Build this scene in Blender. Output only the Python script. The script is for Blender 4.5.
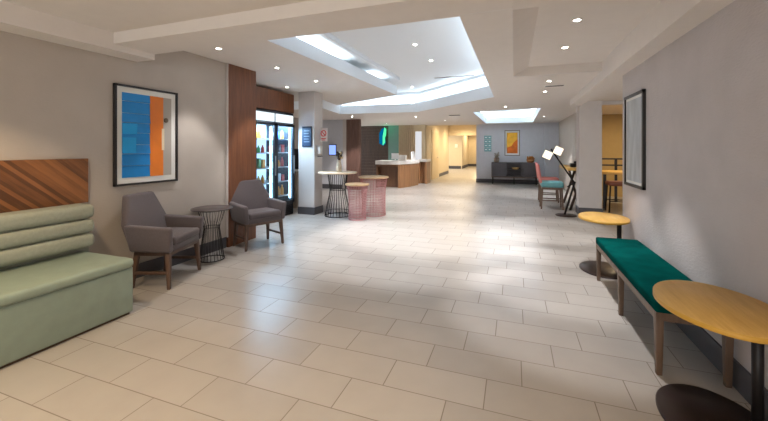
import bpy, bmesh, math, random
from mathutils import Vector, Matrix

# ------------------------------------------------------------ camera, world, exposure
SC = bpy.context.scene
C = SC.collection
for o in list(bpy.data.objects):
    bpy.data.objects.remove(o, do_unlink=True)
F_PX, CX, CY, VPX, CAM_H = 358.0, 384.0, 148.5, 514.0, 1.45
cam_d = bpy.data.cameras.new('camera')
cam = bpy.data.objects.new('camera', cam_d)
C.objects.link(cam)
cam_d.sensor_fit = 'HORIZONTAL'
cam_d.sensor_width = 36.0
cam_d.lens = 36.0 * F_PX / 768.0
cam_d.shift_y = (CY - 210.5) / 768.0
cam_d.clip_start = 0.05
cam.location = (0, 0, CAM_H)
cam.rotation_euler = (math.pi / 2, 0, math.atan((VPX - CX) / F_PX))
SC.camera = cam

w = bpy.data.worlds.new('world')
SC.world = w
w.use_nodes = True
w.node_tree.nodes['Background'].inputs[0].default_value = (0.97, 0.97, 0.96, 1)
w.node_tree.nodes['Background'].inputs[1].default_value = 1.3

SC.view_settings.view_transform = 'Standard'
SC.view_settings.look = 'None'
SC.view_settings.gamma = 1.0
SC.view_settings.use_curve_mapping = False
SC.view_settings.exposure = 0.93

SPOT_W = 70.0       # recessed downlights
COVE = 7.0         # led strips in the skylight coves
WARM = (1.0, 0.76, 0.48)
NEUTRAL = (0.98, 0.955, 0.95)
COOL = (0.70, 0.87, 1.0)

# ------------------------------------------------------------ helpers
def srgb(r, g, b):
    def f(c):
        c /= 255.0
        return c / 12.92 if c <= 0.04045 else ((c + 0.055) / 1.055) ** 2.4
    return (f(r), f(g), f(b), 1.0)

def mat(name, col, rough=0.6, metal=0.0, noise=0.0, nscale=8.0, bump=0.0, bscale=60.0,
        emit=None, estr=0.0, alpha=1.0, stretch=(1, 1, 1), sheen=0.0, spec=0.5):
    m = bpy.data.materials.new(name)
    m.use_nodes = True
    nt = m.node_tree
    b = nt.nodes['Principled BSDF']
    b.inputs['Base Color'].default_value = col
    b.inputs['Roughness'].default_value = rough
    b.inputs['Metallic'].default_value = metal
    b.inputs['Specular IOR Level'].default_value = spec
    if sheen:
        b.inputs['Sheen Weight'].default_value = sheen
    if alpha < 1:
        b.inputs['Alpha'].default_value = alpha
    tc = nt.nodes.new('ShaderNodeTexCoord')
    mp = nt.nodes.new('ShaderNodeMapping')
    mp.inputs['Scale'].default_value = stretch
    nt.links.new(tc.outputs['Object'], mp.inputs[0])
    if noise:
        n = nt.nodes.new('ShaderNodeTexNoise')
        n.inputs['Scale'].default_value = nscale
        n.inputs['Detail'].default_value = 4
        nt.links.new(mp.outputs[0], n.inputs['Vector'])
        r = nt.nodes.new('ShaderNodeValToRGB')
        r.color_ramp.elements[0].position = 0.3
        r.color_ramp.elements[1].position = 0.7
        k0, k1 = 1 - noise, 1 + noise
        r.color_ramp.elements[0].color = (col[0] * k0, col[1] * k0, col[2] * k0, 1)
        r.color_ramp.elements[1].color = (min(1, col[0] * k1), min(1, col[1] * k1), min(1, col[2] * k1), 1)
        nt.links.new(n.outputs['Fac'], r.inputs[0])
        nt.links.new(r.outputs[0], b.inputs['Base Color'])
    if bump:
        n2 = nt.nodes.new('ShaderNodeTexNoise')
        n2.inputs['Scale'].default_value = bscale
        n2.inputs['Detail'].default_value = 2
        nt.links.new(mp.outputs[0], n2.inputs['Vector'])
        bp = nt.nodes.new('ShaderNodeBump')
        bp.inputs['Strength'].default_value = bump
        bp.inputs['Distance'].default_value = 0.01
        nt.links.new(n2.outputs['Fac'], bp.inputs['Height'])
        nt.links.new(bp.outputs[0], b.inputs['Normal'])
    if emit:
        b.inputs['Emission Color'].default_value = emit
        b.inputs['Emission Strength'].default_value = estr
    return m

class MB:
    """collects shapes; build() links them as ONE mesh object"""
    def __init__(self):
        self.bm = bmesh.new()
    def add(self, vs, fs, mi=0, smooth=False, M=None):
        vv = [self.bm.verts.new((M @ Vector(v)) if M else v) for v in vs]
        for f in fs:
            try:
                fc = self.bm.faces.new([vv[i] for i in f])
                fc.material_index = mi
                fc.smooth = smooth
            except ValueError:
                pass
        return self
    def take(self, t, mi=0, smooth=False, M=None):
        t.verts.ensure_lookup_table()
        t.verts.index_update()
        self.add([v.co.copy() for v in t.verts], [[v.index for v in f.verts] for f in t.faces], mi, smooth, M)
        t.free()
        return self
    def box(self, a, b, mi=0, bev=0.0, seg=2, M=None):
        x0, x1 = sorted((a[0], b[0])); y0, y1 = sorted((a[1], b[1])); z0, z1 = sorted((a[2], b[2]))
        v = [(x0, y0, z0), (x1, y0, z0), (x1, y1, z0), (x0, y1, z0), (x0, y0, z1), (x1, y0, z1), (x1, y1, z1), (x0, y1, z1)]
        return self.hexa(v, mi, bev, seg, M)
    def hexa(self, v, mi=0, bev=0.0, seg=2, M=None):
        f = [(0, 3, 2, 1), (4, 5, 6, 7), (0, 1, 5, 4), (1, 2, 6, 5), (2, 3, 7, 6), (3, 0, 4, 7)]
        return self.poly(v, f, mi, bev, seg, M)
    def poly(self, v, f, mi=0, bev=0.0, seg=2, M=None):
        if not bev:
            return self.add(v, f, mi, False, M)
        t = bmesh.new()
        vv = [t.verts.new(p) for p in v]
        for q in f:
            t.faces.new([vv[i] for i in q])
        bmesh.ops.bevel(t, geom=list(t.edges), offset=bev, segments=seg, profile=0.5, affect='EDGES')
        return self.take(t, mi, True, M)
    def prism(self, pts, z0, z1, mi=0, bev=0.0, seg=2, M=None):
        """polygon in xy, extruded in z"""
        n = len(pts)
        v = [(p[0], p[1], z0) for p in pts] + [(p[0], p[1], z1) for p in pts]
        f = [tuple(reversed(range(n))), tuple(range(n, 2 * n))] + [(i, (i + 1) % n, n + (i + 1) % n, n + i) for i in range(n)]
        return self.poly(v, f, mi, bev, seg, M)
    def lathe(self, prof, n=32, mi=0, c=(0, 0, 0), M=None, smooth=True, cap=True):
        v = []
        for r, z in prof:
            for k in range(n):
                a = 2 * math.pi * k / n
                v.append((c[0] + r * math.cos(a), c[1] + r * math.sin(a), c[2] + z))
        f = []
        for i in range(len(prof) - 1):
            for k in range(n):
                k2 = (k + 1) % n
                f.append((i * n + k, i * n + k2, (i + 1) * n + k2, (i + 1) * n + k))
        if cap:
            f.append(tuple(reversed(range(n))))
            f.append(tuple(range((len(prof) - 1) * n, len(prof) * n)))
        return self.add(v, f, mi, smooth, M)
    def tube(self, path, r, n=8, mi=0, M=None, closed=False):
        P = [Vector(p) for p in path]
        R = r if isinstance(r, (list, tuple)) else [r] * len(P)
        v, m = [], len(P)
        for i, p in enumerate(P):
            if closed:
                d = P[(i + 1) % m] - P[i - 1]
            else:
                d = P[min(i + 1, m - 1)] - P[max(i - 1, 0)]
            d.normalize()
            up = Vector((0, 0, 1)) if abs(d.z) < 0.95 else Vector((1, 0, 0))
            a = d.cross(up).normalized()
            b = d.cross(a).normalized()
            for k in range(n):
                t = 2 * math.pi * k / n
                v.append(p + a * (R[i] * math.cos(t)) + b * (R[i] * math.sin(t)))
        f = []
        for i in range(m if closed else m - 1):
            j = (i + 1) % m
            for k in range(n):
                k2 = (k + 1) % n
                f.append((i * n + k, i * n + k2, j * n + k2, j * n + k))
        if not closed:
            f.append(tuple(range(n)))
            f.append(tuple(reversed(range((m - 1) * n, m * n))))
        return self.add(v, f, mi, True, M)
    def ring(self, r, z, t, c=(0, 0), n=36, mi=0):
        return self.tube([(c[0] + r * math.cos(2 * math.pi * k / n), c[1] + r * math.sin(2 * math.pi * k / n), z) for k in range(n)], t, 6, mi, None, True)
    def sphere(self, c, r, s=(1, 1, 1), mi=0, u=16, v=10):
        t = bmesh.new()
        bmesh.ops.create_uvsphere(t, u_segments=u, v_segments=v, radius=r)
        return self.take(t, mi, True, Matrix.Translation(c) @ Matrix.Diagonal((s[0], s[1], s[2], 1)))
    def build(self, name, mats, parent=None, **props):
        me = bpy.data.meshes.new(name)
        bmesh.ops.recalc_face_normals(self.bm, faces=self.bm.faces)
        self.bm.to_mesh(me)
        self.bm.free()
        for m in (mats if isinstance(mats, (list, tuple)) else [mats]):
            me.materials.append(m)
        o = bpy.data.objects.new(name, me)
        C.objects.link(o)
        if parent:
            o.parent = parent
        for k, val in props.items():
            o[k] = val
        return o

def thing(name, label, cat, loc=(0, 0, 0), rz=0.0, group=None):
    o = bpy.data.objects.new(name, None)
    o.empty_display_size = 0.1
    C.objects.link(o)
    o.location = loc
    o.rotation_euler = (0, 0, rz)
    return tag(o, label, cat, group)

def tag(o, label, cat, group=None):
    o['label'] = label
    o['category'] = cat
    if group:
        o['group'] = group
    return o

def struct(mb, name, mats, label=None):
    o = mb.build(name, mats)
    o['kind'] = 'structure'
    if label:
        o['label'] = label
    return o

def dup(root, loc, rz, label, group=None):
    r = root.copy()
    C.objects.link(r)
    r.location = loc
    r.rotation_euler = (0, 0, rz)
    r['label'] = label
    if group:
        r['group'] = group
    for ch in list(root.children):
        c = ch.copy()
        C.objects.link(c)
        c.parent = r
        for g in list(ch.children):
            d = g.copy()
            C.objects.link(d)
            d.parent = c
    return r

R = math.radians

# ------------------------------------------------------------ materials
def tile_material():
    m = bpy.data.materials.new('floor_tile')
    m.use_nodes = True
    nt = m.node_tree
    N, L = nt.nodes, nt.links
    b = N['Principled BSDF']
    tc = N.new('ShaderNodeTexCoord')
    sx = N.new('ShaderNodeSeparateXYZ')
    L.new(tc.outputs['Object'], sx.inputs[0])
    def M(op, a, bb=None, c=None):
        n = N.new('ShaderNodeMath')
        n.operation = op
        for i, q in enumerate((a, bb, c)):
            if q is None:
                continue
            if isinstance(q, (int, float)):
                n.inputs[i].default_value = q
            else:
                L.new(q, n.inputs[i])
        return n.outputs[0]
    W, Hh = 0.594, 0.279
    v = M('DIVIDE', M('SUBTRACT', sx.outputs[1], 1.50), Hh)
    row = M('FLOOR', v)
    fv = M('SUBTRACT', v, row)
    u = M('DIVIDE', M('SUBTRACT', M('SUBTRACT', sx.outputs[0], 0.02), M('MULTIPLY', row, 0.2065)), W)
    col = M('FLOOR', u)
    fu = M('SUBTRACT', u, col)
    du = M('MULTIPLY', M('MINIMUM', fu, M('SUBTRACT', 1.0, fu)), W)
    dv = M('MULTIPLY', M('MINIMUM', fv, M('SUBTRACT', 1.0, fv)), Hh)
    d = M('MINIMUM', du, dv)
    g = N.new('ShaderNodeMapRange')
    g.interpolation_type = 'SMOOTHSTEP'
    g.inputs[1].default_value = 0.0012
    g.inputs[2].default_value = 0.0042
    L.new(d, g.inputs[0])
    cx = N.new('ShaderNodeCombineXYZ')
    L.new(row, cx.inputs[0]); L.new(col, cx.inputs[1])
    wn = N.new('ShaderNodeTexWhiteNoise')
    wn.noise_dimensions = '3D'
    L.new(cx.outputs[0], wn.inputs['Vector'])
    ns = N.new('ShaderNodeTexNoise')
    ns.inputs['Scale'].default_value = 5.0
    ns.inputs['Detail'].default_value = 6
    L.new(tc.outputs['Object'], ns.inputs['Vector'])
    mixv = M('ADD', M('MULTIPLY', wn.outputs['Value'], 0.45), M('MULTIPLY', ns.outputs['Fac'], 0.55))
    rp = N.new('ShaderNodeValToRGB')
    rp.color_ramp.elements[0].position = 0.15
    rp.color_ramp.elements[1].position = 0.85
    rp.color_ramp.elements[0].color = srgb(156, 150, 144)
    rp.color_ramp.elements[1].color = srgb(172, 166, 160)
    L.new(mixv, rp.inputs[0])
    mx = N.new('ShaderNodeMix')
    mx.data_type = 'RGBA'
    mx.inputs[6].default_value = srgb(122, 113, 104)
    L.new(g.outputs[0], mx.inputs[0])
    L.new(rp.outputs[0], mx.inputs[7])
    L.new(mx.outputs[2], b.inputs['Base Color'])
    rr = N.new('ShaderNodeMapRange')
    rr.inputs[3].default_value = 0.8
    rr.inputs[4].default_value = 0.30
    L.new(g.outputs[0], rr.inputs[0])
    L.new(rr.outputs[0], b.inputs['Roughness'])
    bp = N.new('ShaderNodeBump')
    bp.inputs['Strength'].default_value = 0.3
    bp.inputs['Distance'].default_value = 0.003
    L.new(g.outputs[0], bp.inputs['Height'])
    L.new(bp.outputs[0], b.inputs['Normal'])
    b.inputs['Specular IOR Level'].default_value = 0.45
    return m

def wood_mat(name, c0, c1, axis='Z', scale=10.0, rough=0.45, rot=0.0, plank=0.0):
    """stretched-noise grain along axis; plank>0 adds boards of that width"""
    m = bpy.data.materials.new(name)
    m.use_nodes = True
    nt = m.node_tree
    N, L = nt.nodes, nt.links
    b = N['Principled BSDF']
    tc = N.new('ShaderNodeTexCoord')
    mp = N.new('ShaderNodeMapping')
    st = {'X': (0.08, 1, 1), 'Y': (1, 0.08, 1), 'Z': (1, 1, 0.08)}[axis]
    rm = N.new('ShaderNodeMapping')
    rm.inputs['Rotation'].default_value = (rot, 0, 0)
    L.new(tc.outputs['Object'], rm.inputs[0])
    mp.inputs['Scale'].default_value = [q * scale for q in st]
    L.new(rm.outputs[0], mp.inputs[0])
    n = N.new('ShaderNodeTexNoise')
    n.inputs['Scale'].default_value = 3.0
    n.inputs['Detail'].default_value = 5
    n.inputs['Roughness'].default_value = 0.65
    L.new(mp.outputs[0], n.inputs['Vector'])
    fac = n.outputs['Fac']
    if plank:
        sx = N.new('ShaderNodeSeparateXYZ')
        L.new(rm.outputs[0], sx.inputs[0])
        dv = N.new('ShaderNodeMath'); dv.operation = 'DIVIDE'
        L.new(sx.outputs[1], dv.inputs[0]); dv.inputs[1].default_value = plank
        fl = N.new('ShaderNodeMath'); fl.operation = 'FLOOR'
        L.new(dv.outputs[0], fl.inputs[0])
        wn = N.new('ShaderNodeTexWhiteNoise'); wn.noise_dimensions = '1D'
        L.new(fl.outputs[0], wn.inputs['W'])
        a = N.new('ShaderNodeMath'); a.operation = 'MULTIPLY_ADD'
        L.new(wn.outputs['Value'], a.inputs[0]); a.inputs[1].default_value = 0.45
        s2 = N.new('ShaderNodeMath'); s2.operation = 'MULTIPLY'
        L.new(n.outputs['Fac'], s2.inputs[0]); s2.inputs[1].default_value = 0.55
        L.new(s2.outputs[0], a.inputs[2])
        fac = a.outputs[0]
    r = N.new('ShaderNodeValToRGB')
    r.color_ramp.elements[0].position = 0.3
    r.color_ramp.elements[1].position = 0.72
    r.color_ramp.elements[0].color = c0
    r.color_ramp.elements[1].color = c1
    L.new(fac, r.inputs[0])
    L.new(r.outputs[0], b.inputs['Base Color'])
    b.inputs['Roughness'].default_value = rough
    return m

def paper_mat(name, col, vary=0.06, bump=0.25):
    """woven wallpaper: fine horizontal threads"""
    m = mat(name, col, 0.75, noise=vary, nscale=3.0)
    nt = m.node_tree
    b = nt.nodes['Principled BSDF']
    tc = nt.nodes.new('ShaderNodeTexCoord')
    mp = nt.nodes.new('ShaderNodeMapping')
    mp.inputs['Scale'].default_value = (1, 28, 80)
    nt.links.new(tc.outputs['Object'], mp.inputs[0])
    n = nt.nodes.new('ShaderNodeTexNoise')
    n.inputs['Scale'].default_value = 1.0
    n.inputs['Detail'].default_value = 2
    nt.links.new(mp.outputs[0], n.inputs['Vector'])
    bp = nt.nodes.new('ShaderNodeBump')
    bp.inputs['Strength'].default_value = bump
    bp.inputs['Distance'].default_value = 0.012
    nt.links.new(n.outputs['Fac'], bp.inputs['Height'])
    nt.links.new(bp.outputs[0], b.inputs['Normal'])
    return m

def emis(name, col, s):
    m = bpy.data.materials.new(name)
    m.use_nodes = True
    nt = m.node_tree
    nt.nodes.remove(nt.nodes['Principled BSDF'])
    e = nt.nodes.new('ShaderNodeEmission')
    e.inputs[0].default_value = (*col[:3], 1)
    e.inputs[1].default_value = s
    nt.links.new(e.outputs[0], nt.nodes['Material Output'].inputs[0])
    return m

TILE = tile_material()
WALL_L = paper_mat('taupe_wallpaper', srgb(182, 172, 162), 0.04, 0.12)
WALL_R = paper_mat('grey_wallpaper', srgb(192, 185, 184), 0.05, 0.3)
WALL_G = mat('grey_paint', srgb(196, 197, 203), 0.7, noise=0.03)
WALL_C = mat('column_paint', srgb(198, 191, 187), 0.7, noise=0.02)
WALL_T = mat('tan_paint', srgb(214, 196, 164), 0.7, noise=0.03)
WALL_Y = mat('ochre_paint', srgb(180, 150, 98), 0.75, noise=0.03)
CEIL = mat('ceiling_paint', srgb(226, 219, 213), 0.8, noise=0.015)
WHITE = mat('white_plaster', srgb(232, 236, 240), 0.7)
BASE = mat('charcoal_vinyl_base', srgb(74, 72, 76), 0.5)
WALNUT = wood_mat('walnut_veneer', srgb(98, 58, 36), srgb(132, 82, 50), 'Z', 9)
CHEVRON = wood_mat('slanted_wood_boards', srgb(88, 54, 30), srgb(142, 92, 52), 'Z', 15, 0.5, R(-48), 0.03)
DARKWOOD = wood_mat('dark_wood', srgb(64, 50, 44), srgb(92, 72, 62), 'Z', 10)
SLAT = wood_mat('slat_wood', srgb(92, 66, 58), srgb(124, 92, 80), 'Z', 10)
LEGWOOD = wood_mat('leg_wood', srgb(92, 72, 58), srgb(116, 92, 74), 'Z', 12)
OAK = wood_mat('oak_top', srgb(208, 160, 78), srgb(230, 186, 104), 'Y', 16, 0.45)
OAKEDGE = mat('oak_edge', srgb(206, 158, 62), 0.45)
PALEWOOD = wood_mat('pale_wood', srgb(196, 160, 120), srgb(214, 180, 140), 'X', 10)
DESKWOOD = wood_mat('desk_wood', srgb(126, 88, 58), srgb(160, 116, 78), 'Z', 6)
BLACK = mat('black_metal', srgb(34, 31, 31), 0.45, 0.3)
BRONZE = mat('dark_bronze_metal', srgb(58, 44, 40), 0.38, 0.6)
FRAME = mat('black_frame', srgb(36, 32, 32), 0.4)
MATB = mat('picture_mat', srgb(226, 224, 218), 0.7)
GREEN = mat('sage_vinyl', srgb(140, 154, 140), 0.38, noise=0.05, nscale=12, bump=0.05, bscale=120)
GREENF = mat('sage_fabric', srgb(150, 154, 140), 0.75, noise=0.06, nscale=40, bump=0.15, bscale=200)
TEAL = mat('teal_velvet', srgb(0, 66, 62), 1.0, noise=0.3, nscale=5, spec=0.02)
CHAIRF = mat('grey_upholstery', srgb(86, 77, 79), 0.85, noise=0.07, nscale=60, bump=0.2, bscale=220, sheen=0.2)
WALNUTLEG = wood_mat('walnut_leg', srgb(80, 60, 50), srgb(104, 80, 66), 'Z', 12)
PINK = mat('pink_wire', srgb(198, 144, 144), 0.5, 0.1)
CREAMTOP = wood_mat('cream_top', srgb(214, 194, 166), srgb(228, 210, 184), 'X', 6, 0.5)
STONE = mat('white_stone', srgb(228, 224, 220), 0.3, noise=0.03)
CHARC = mat('charcoal_laminate', srgb(72, 68, 72), 0.45, noise=0.06)
STEEL = mat('brushed_steel', srgb(190, 190, 192), 0.35, 0.9)
LAMP_ON = emis('lamp_glow', (1.0, 0.84, 0.60), 1.0)
BULB = emis('downlight_glow', (1.0, 0.95, 0.88), 30.0)

# ------------------------------------------------------------ the shell
XL, ZC, ZR, ZT, ZS = -3.97, 2.70, 2.48, 2.60, 3.05   # left ceiling, right/far ceiling, tray, recess top

def ceil_z(y):
    return ZR

mb = MB()
mb.add([(-9, -3.2, 0), (9, -3.2, 0), (9, 32, 0), (-9, 32, 0)], [(0, 1, 2, 3)])
struct(mb, 'floor', TILE, 'large beige rectangular tiles laid in staggered rows across the lobby')

LEFT_EDGE = [(-2.70, 2.80), (-2.58, 7.97), (-4.24, 8.93), (-5.60, 9.75)]
FAR_EDGE = [(-0.40, 2.80), (-0.376, 7.48), (-2.57, 9.81), (-4.88, 9.60), (-4.60, 8.10)]
SKY2 = [(-1.09, 10.36), (0.645, 9.95), (0.70, 15.10), (-1.09, 15.25)]

def slab(mb, outer, hole, z0, z1, side_mi):
    t = bmesh.new()
    es = []
    for loop in [outer] + ([hole] if hole else []):
        vs = [t.verts.new((p[0], p[1], z0)) for p in loop]
        for i in range(len(vs)):
            es.append(t.edges.new((vs[i], vs[(i + 1) % len(vs)])))
    bmesh.ops.triangle_fill(t, use_beauty=True, use_dissolve=False, edges=es)
    top = t.copy()
    for v in top.verts:
        v.co.z = z1
    mb.take(t, 0); mb.take(top, 0)
    for loop in [outer] + ([hole] if hole else []):
        n = len(loop)
        for i in range(n):
            a, b = loop[i], loop[(i + 1) % n]
            mb.add([(a[0], a[1], z0), (b[0], b[1], z0), (b[0], b[1], z1), (a[0], a[1], z1)], [(0, 1, 2, 3)], side_mi)  # sides whiter than the ceiling paint: cool cove light put into the colour

mb = MB()
slab(mb, [(-9, 2.70), (-2.70, 2.70)] + LEFT_EDGE[1:] + [(-9, 9.75)], None, ZC, 2.90, 1)
struct(mb, 'ceiling', [CEIL, WHITE], 'higher beige ceiling along the left side')
mb = MB()
slab(mb, FAR_EDGE + [(-9, 8.10), (-9, 15.9), (6, 15.9), (6, 5.47), (-0.0105, 5.47), (-0.0105, 2.80)], SKY2, ZR, 2.73, 1)
# raised tray on the right with a slanting left side, closed above
mb.add([(-0.01, 2.70, ZR), (-0.01, 5.46, ZR), (0.19, 5.46, ZT), (0.19, 2.70, ZT), (6, 5.46, ZT), (6, 2.70, ZT), (6, 5.46, ZR)],
       [(0, 1, 2, 3), (3, 2, 4, 5), (1, 6, 4, 2)])
struct(mb, 'ceiling.001', [CEIL, WHITE], 'lower beige ceiling on the right and far sides with a raised tray')
mb = MB()
mb.add([(-4.2, -3.2, 2.59), (1.4, -3.2, 2.59), (1.4, 2.45, 2.59), (-4.2, 2.45, 2.59)], [(0, 1, 2, 3)])
struct(mb, 'ceiling.002', CEIL, 'ceiling of the near seating area')

def recess(loop, z0, zt, name, lab, lipw=0.07):
    # upper walls and top of a lit recess, with a small lip round the top
    n = len(loop)
    m = MB()
    for i in range(n):
        a, b = loop[i], loop[(i + 1) % n]
        m.add([(a[0], a[1], z0), (b[0], b[1], z0), (b[0], b[1], zt), (a[0], a[1], zt)], [(0, 1, 2, 3)])
    t = bmesh.new()
    t.faces.new([t.verts.new((p[0], p[1], zt)) for p in loop])
    bmesh.ops.triangulate(t, faces=list(t.faces))
    m.take(t)
    return struct(m, name, WHITE, lab)
UP1 = [(-3.12, 2.84), (-3.02, 7.72), (-4.42, 8.60), (-6.0, 9.55), (-6.1, 9.98), (-5.0, 9.93), (-2.43, 10.14), (-0.08, 7.62), (-0.08, 2.84)]
recess(UP1, 2.725, ZS, 'ceiling.004', 'angular white lit recess over the middle of the lobby')
recess([(-1.36, 10.10), (0.90, 9.72), (0.96, 15.38), (-1.36, 15.52)], 2.72, 2.92, 'ceiling.005', 'small white lit recess in the ceiling before the far wall')
# slim moulding under the recess top
def lip(a, b, lab_i):
    a, b = Vector((*a, 0)), Vector((*b, 0))
    d = (b - a).normalized(); q = Vector((d.y, -d.x, 0)) * 0.03
    m = MB(); m.hexa([p + Vector((0, 0, z)) for z in (ZS - 0.07, ZS - 0.001) for p in (a - q, a + q, b + q, b - q)])
    struct(m, 'trim_%d' % lab_i, WHITE, 'slim moulding under the top of the big lit recess')
lip((-2.42, 2.86), (-2.45, 7.7), 11)
lip((-0.35, 7.66), (-2.5, 9.86), 12)
lip((-2.5, 9.86), (-4.9, 9.66), 13)

STRIP = emis('led_strip', COOL, COVE)
def led(a, b, z, lab, wd=0.07):
    a, b = Vector((*a, z)), Vector((*b, z))
    d = (b - a).normalized()
    s = Vector((d.y, -d.x, 0)) * wd / 2
    u = Vector((0, 0, 0.02))
    m = MB()
    m.hexa([a - s, a + s, b + s, b - s, a - s + u, a + s + u, b + s + u, b - s + u])
    o = m.build('cove_light', STRIP)
    tag(o, lab, 'light strip')
zl, zr = 2.905, 2.735
led((-2.88, 2.9), (-2.86, 5.7), zl, 'white LED strip along left side of the big ceiling recess, near run')
led((-2.84, 6.9), (-2.82, 7.6), zl, 'white LED strip at left side of the big recess, far short run')
led((-0.24, 3.0), (-0.24, 7.3), zr, 'white LED strip along right side of the big ceiling recess')
led((-0.34, 7.66), (-2.45, 9.92), zr, 'white LED strip on the slanting far side of the big recess')
led((-2.7, 9.93), (-4.85, 9.74), zr, 'white LED strip at the far left end of the big recess')
led((-4.45, 8.86), (-5.6, 9.55), zl, 'white LED strip behind the left wing of the big recess')
STRIP = emis('led_strip_small', COOL, COVE * 2.6)
def led2(a, b, lab):
    led(a, b, 2.735, lab, 0.05)
led2((-1.05, 15.34), (0.68, 15.22), 'white LED strip on far side of the small ceiling recess')
led2((-1.22, 10.5), (-1.22, 15.1), 'white LED strip on left side of the small ceiling recess')
led2((0.78, 10.1), (0.83, 15.0), 'white LED strip on right side of the small ceiling recess')

# beam and bulkheads
mb = MB(); mb.box((-3.95, 2.40, ZR + 0.001), (1.2, 2.83, 2.72)); struct(mb, 'trim_1', CEIL, 'beam across the ceiling between the lower and higher ceilings')
mb = MB(); mb.box((XL, -3.2, 2.42), (-3.70, 2.83, 2.72)); struct(mb, 'trim_2', CEIL, 'bulkhead along the top of the left wall above the bench')
mb = MB()
mb.prism([(1.03, -3.2), (1.33, -3.2), (1.33, 8.5), (1.12, 8.5)], 2.355, 2.66)
struct(mb, 'trim_3', CEIL, 'long dropped bulkhead along the top of the right wall')

# left side
mb = MB(); mb.box((XL - 0.15, -3.2, 0), (XL, 4.15, ZC + .01)); struct(mb, 'wall_left', WALL_L, 'taupe papered left wall')
mb = MB(); mb.box((XL, 2.24, 0), (XL + 0.012, 4.14, 0.155)); struct(mb, 'baseboard_left', BASE)
mb = MB(); mb.box((-4.7, 4.155, 0), (XL + 0.03, 4.757, ZC + .01)); struct(mb, 'trim_4', WALNUT, 'walnut clad pier at the end of the left wall')
mb = MB(); mb.box((XL - 0.02, 4.14, 0.15), (XL + 0.034, 4.155, ZC)); struct(mb, 'trim_5', WALL_C, 'thin pale edge strip beside the walnut pier')
mb = MB(); mb.box((-4.75, 4.73, 2.235), (-4.62, 6.83, 2.645)); struct(mb, 'trim_6', WALNUT, 'walnut header above the drinks cooler')
mb = MB(); mb.box((-5.5, 4.6, 0), (-5.4, 7.0, ZC)); mb.box((-5.4, 4.73, 0), (-4.7, 4.80, ZC)); struct(mb, 'wall_recess', WALL_C)
mb = MB(); mb.box((-6.95, 6.95, 0), (-6.82, 11.5, ZC)); struct(mb, 'wall_side_left', WALL_L)
# column on the left
def column(x0, y0, x1, y1, lab, name):
    m = MB(); m.box((x0, y0, 0), (x1, y1, ZC + 0.02))
    o = struct(m, name, WALL_C, lab)
    m = MB(); m.box((x0 - 0.014, y0 - 0.014, 0), (x1 + 0.014, y1 + 0.014, 0.16))
    b = struct(m, 'baseboard_' + name, BASE)
    return o
column(-4.50, 6.83, -4.10, 7.18, 'square pale grey column beside the drinks cooler', 'column')
column(1.34, 8.82, 1.775, 9.2, 'square grey column at the end of the right wall', 'column_right')

# back left: wall with door frame, slats, reception wall
mb = MB(); mb.box((-9, 11.5, 0), (-5.72, 11.62, ZC)); struct(mb, 'wall_back_left', WALL_G)
mb = MB(); mb.box((-9, 11.485, 0), (-5.72, 11.5, 0.16)); struct(mb, 'baseboard_back', BASE)
mb = MB(); mb.box((-5.72, 11.46, 0), (-5.60, 11.64, ZC)); struct(mb, 'trim_7', WALL_C, 'pale upright post between grey wall and wood slats')
mb = MB()
for i in range(9):
    x = -5.60 + i * 0.058
    mb.box((x, 11.5, 0), (x + 0.046, 11.56, 2.5))
mb.box((-5.60, 11.56, 0), (-5.08, 11.62, 2.5))
struct(mb, 'wall_slatted', [SLAT, CEIL], 'upright brown wood slats beside the reception')
mb = MB()
for i in range(19):
    z = i * 0.135
    mb.box((-7.4, 15.25, z + 0.006), (-5.33, 15.32, z + 0.129))
mb.box((-7.4, 15.32, 0), (-5.33, 15.415, 2.6))
struct(mb, 'wall_reception', DARKWOOD, 'dark boarded feature wall behind reception')
TEALP = mat('teal_paint', srgb(108, 140, 134), 0.7, noise=0.03)
mb = MB(); mb.box((-5.33, 15.25, 0), (-4.83, 15.42, 2.6)); struct(mb, 'wall_teal', TEALP, 'grey teal strip of wall behind reception')
mb = MB()
for i in range(7):
    x = -4.83 + i * 0.094
    mb.box((x, 15.22, 0), (x + 0.05, 15.3, 2.6))
mb.box((-4.83, 15.3, 0), (-4.17, 15.42, 2.6))
struct(mb, 'wall_tan', mat('tan_panel', srgb(196, 172, 144), 0.7, noise=0.05), 'tan ribbed panel behind reception')
mb = MB(); mb.box((-4.17, 15.3, 0), (-3.62, 15.42, 0.95)); mb.box((-4.17, 15.3, 2.2), (-3.62, 15.42, 2.6)); mb.box((-4.17, 15.3, 0.95), (-4.10, 15.41, 2.2)); mb.box((-3.76, 15.3, 0.95), (-3.62, 15.41, 2.2))
struct(mb, 'window_1', WALL_T, 'bright window opening behind the reception')
mb = MB(); mb.box((-4.10, 15.36, 0.95), (-3.72, 15.38, 2.2)); 
pane = mb.build('window_pane', emis('daylight_pane', (0.95, 0.96, 1.0), 0.42)); pane['kind'] = 'structure'
mb = MB(); mb.box((-9, 15.42, 0), (-3.7, 15.5, ZC)); struct(mb, 'wall_behind_reception', WALL_G)

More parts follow.
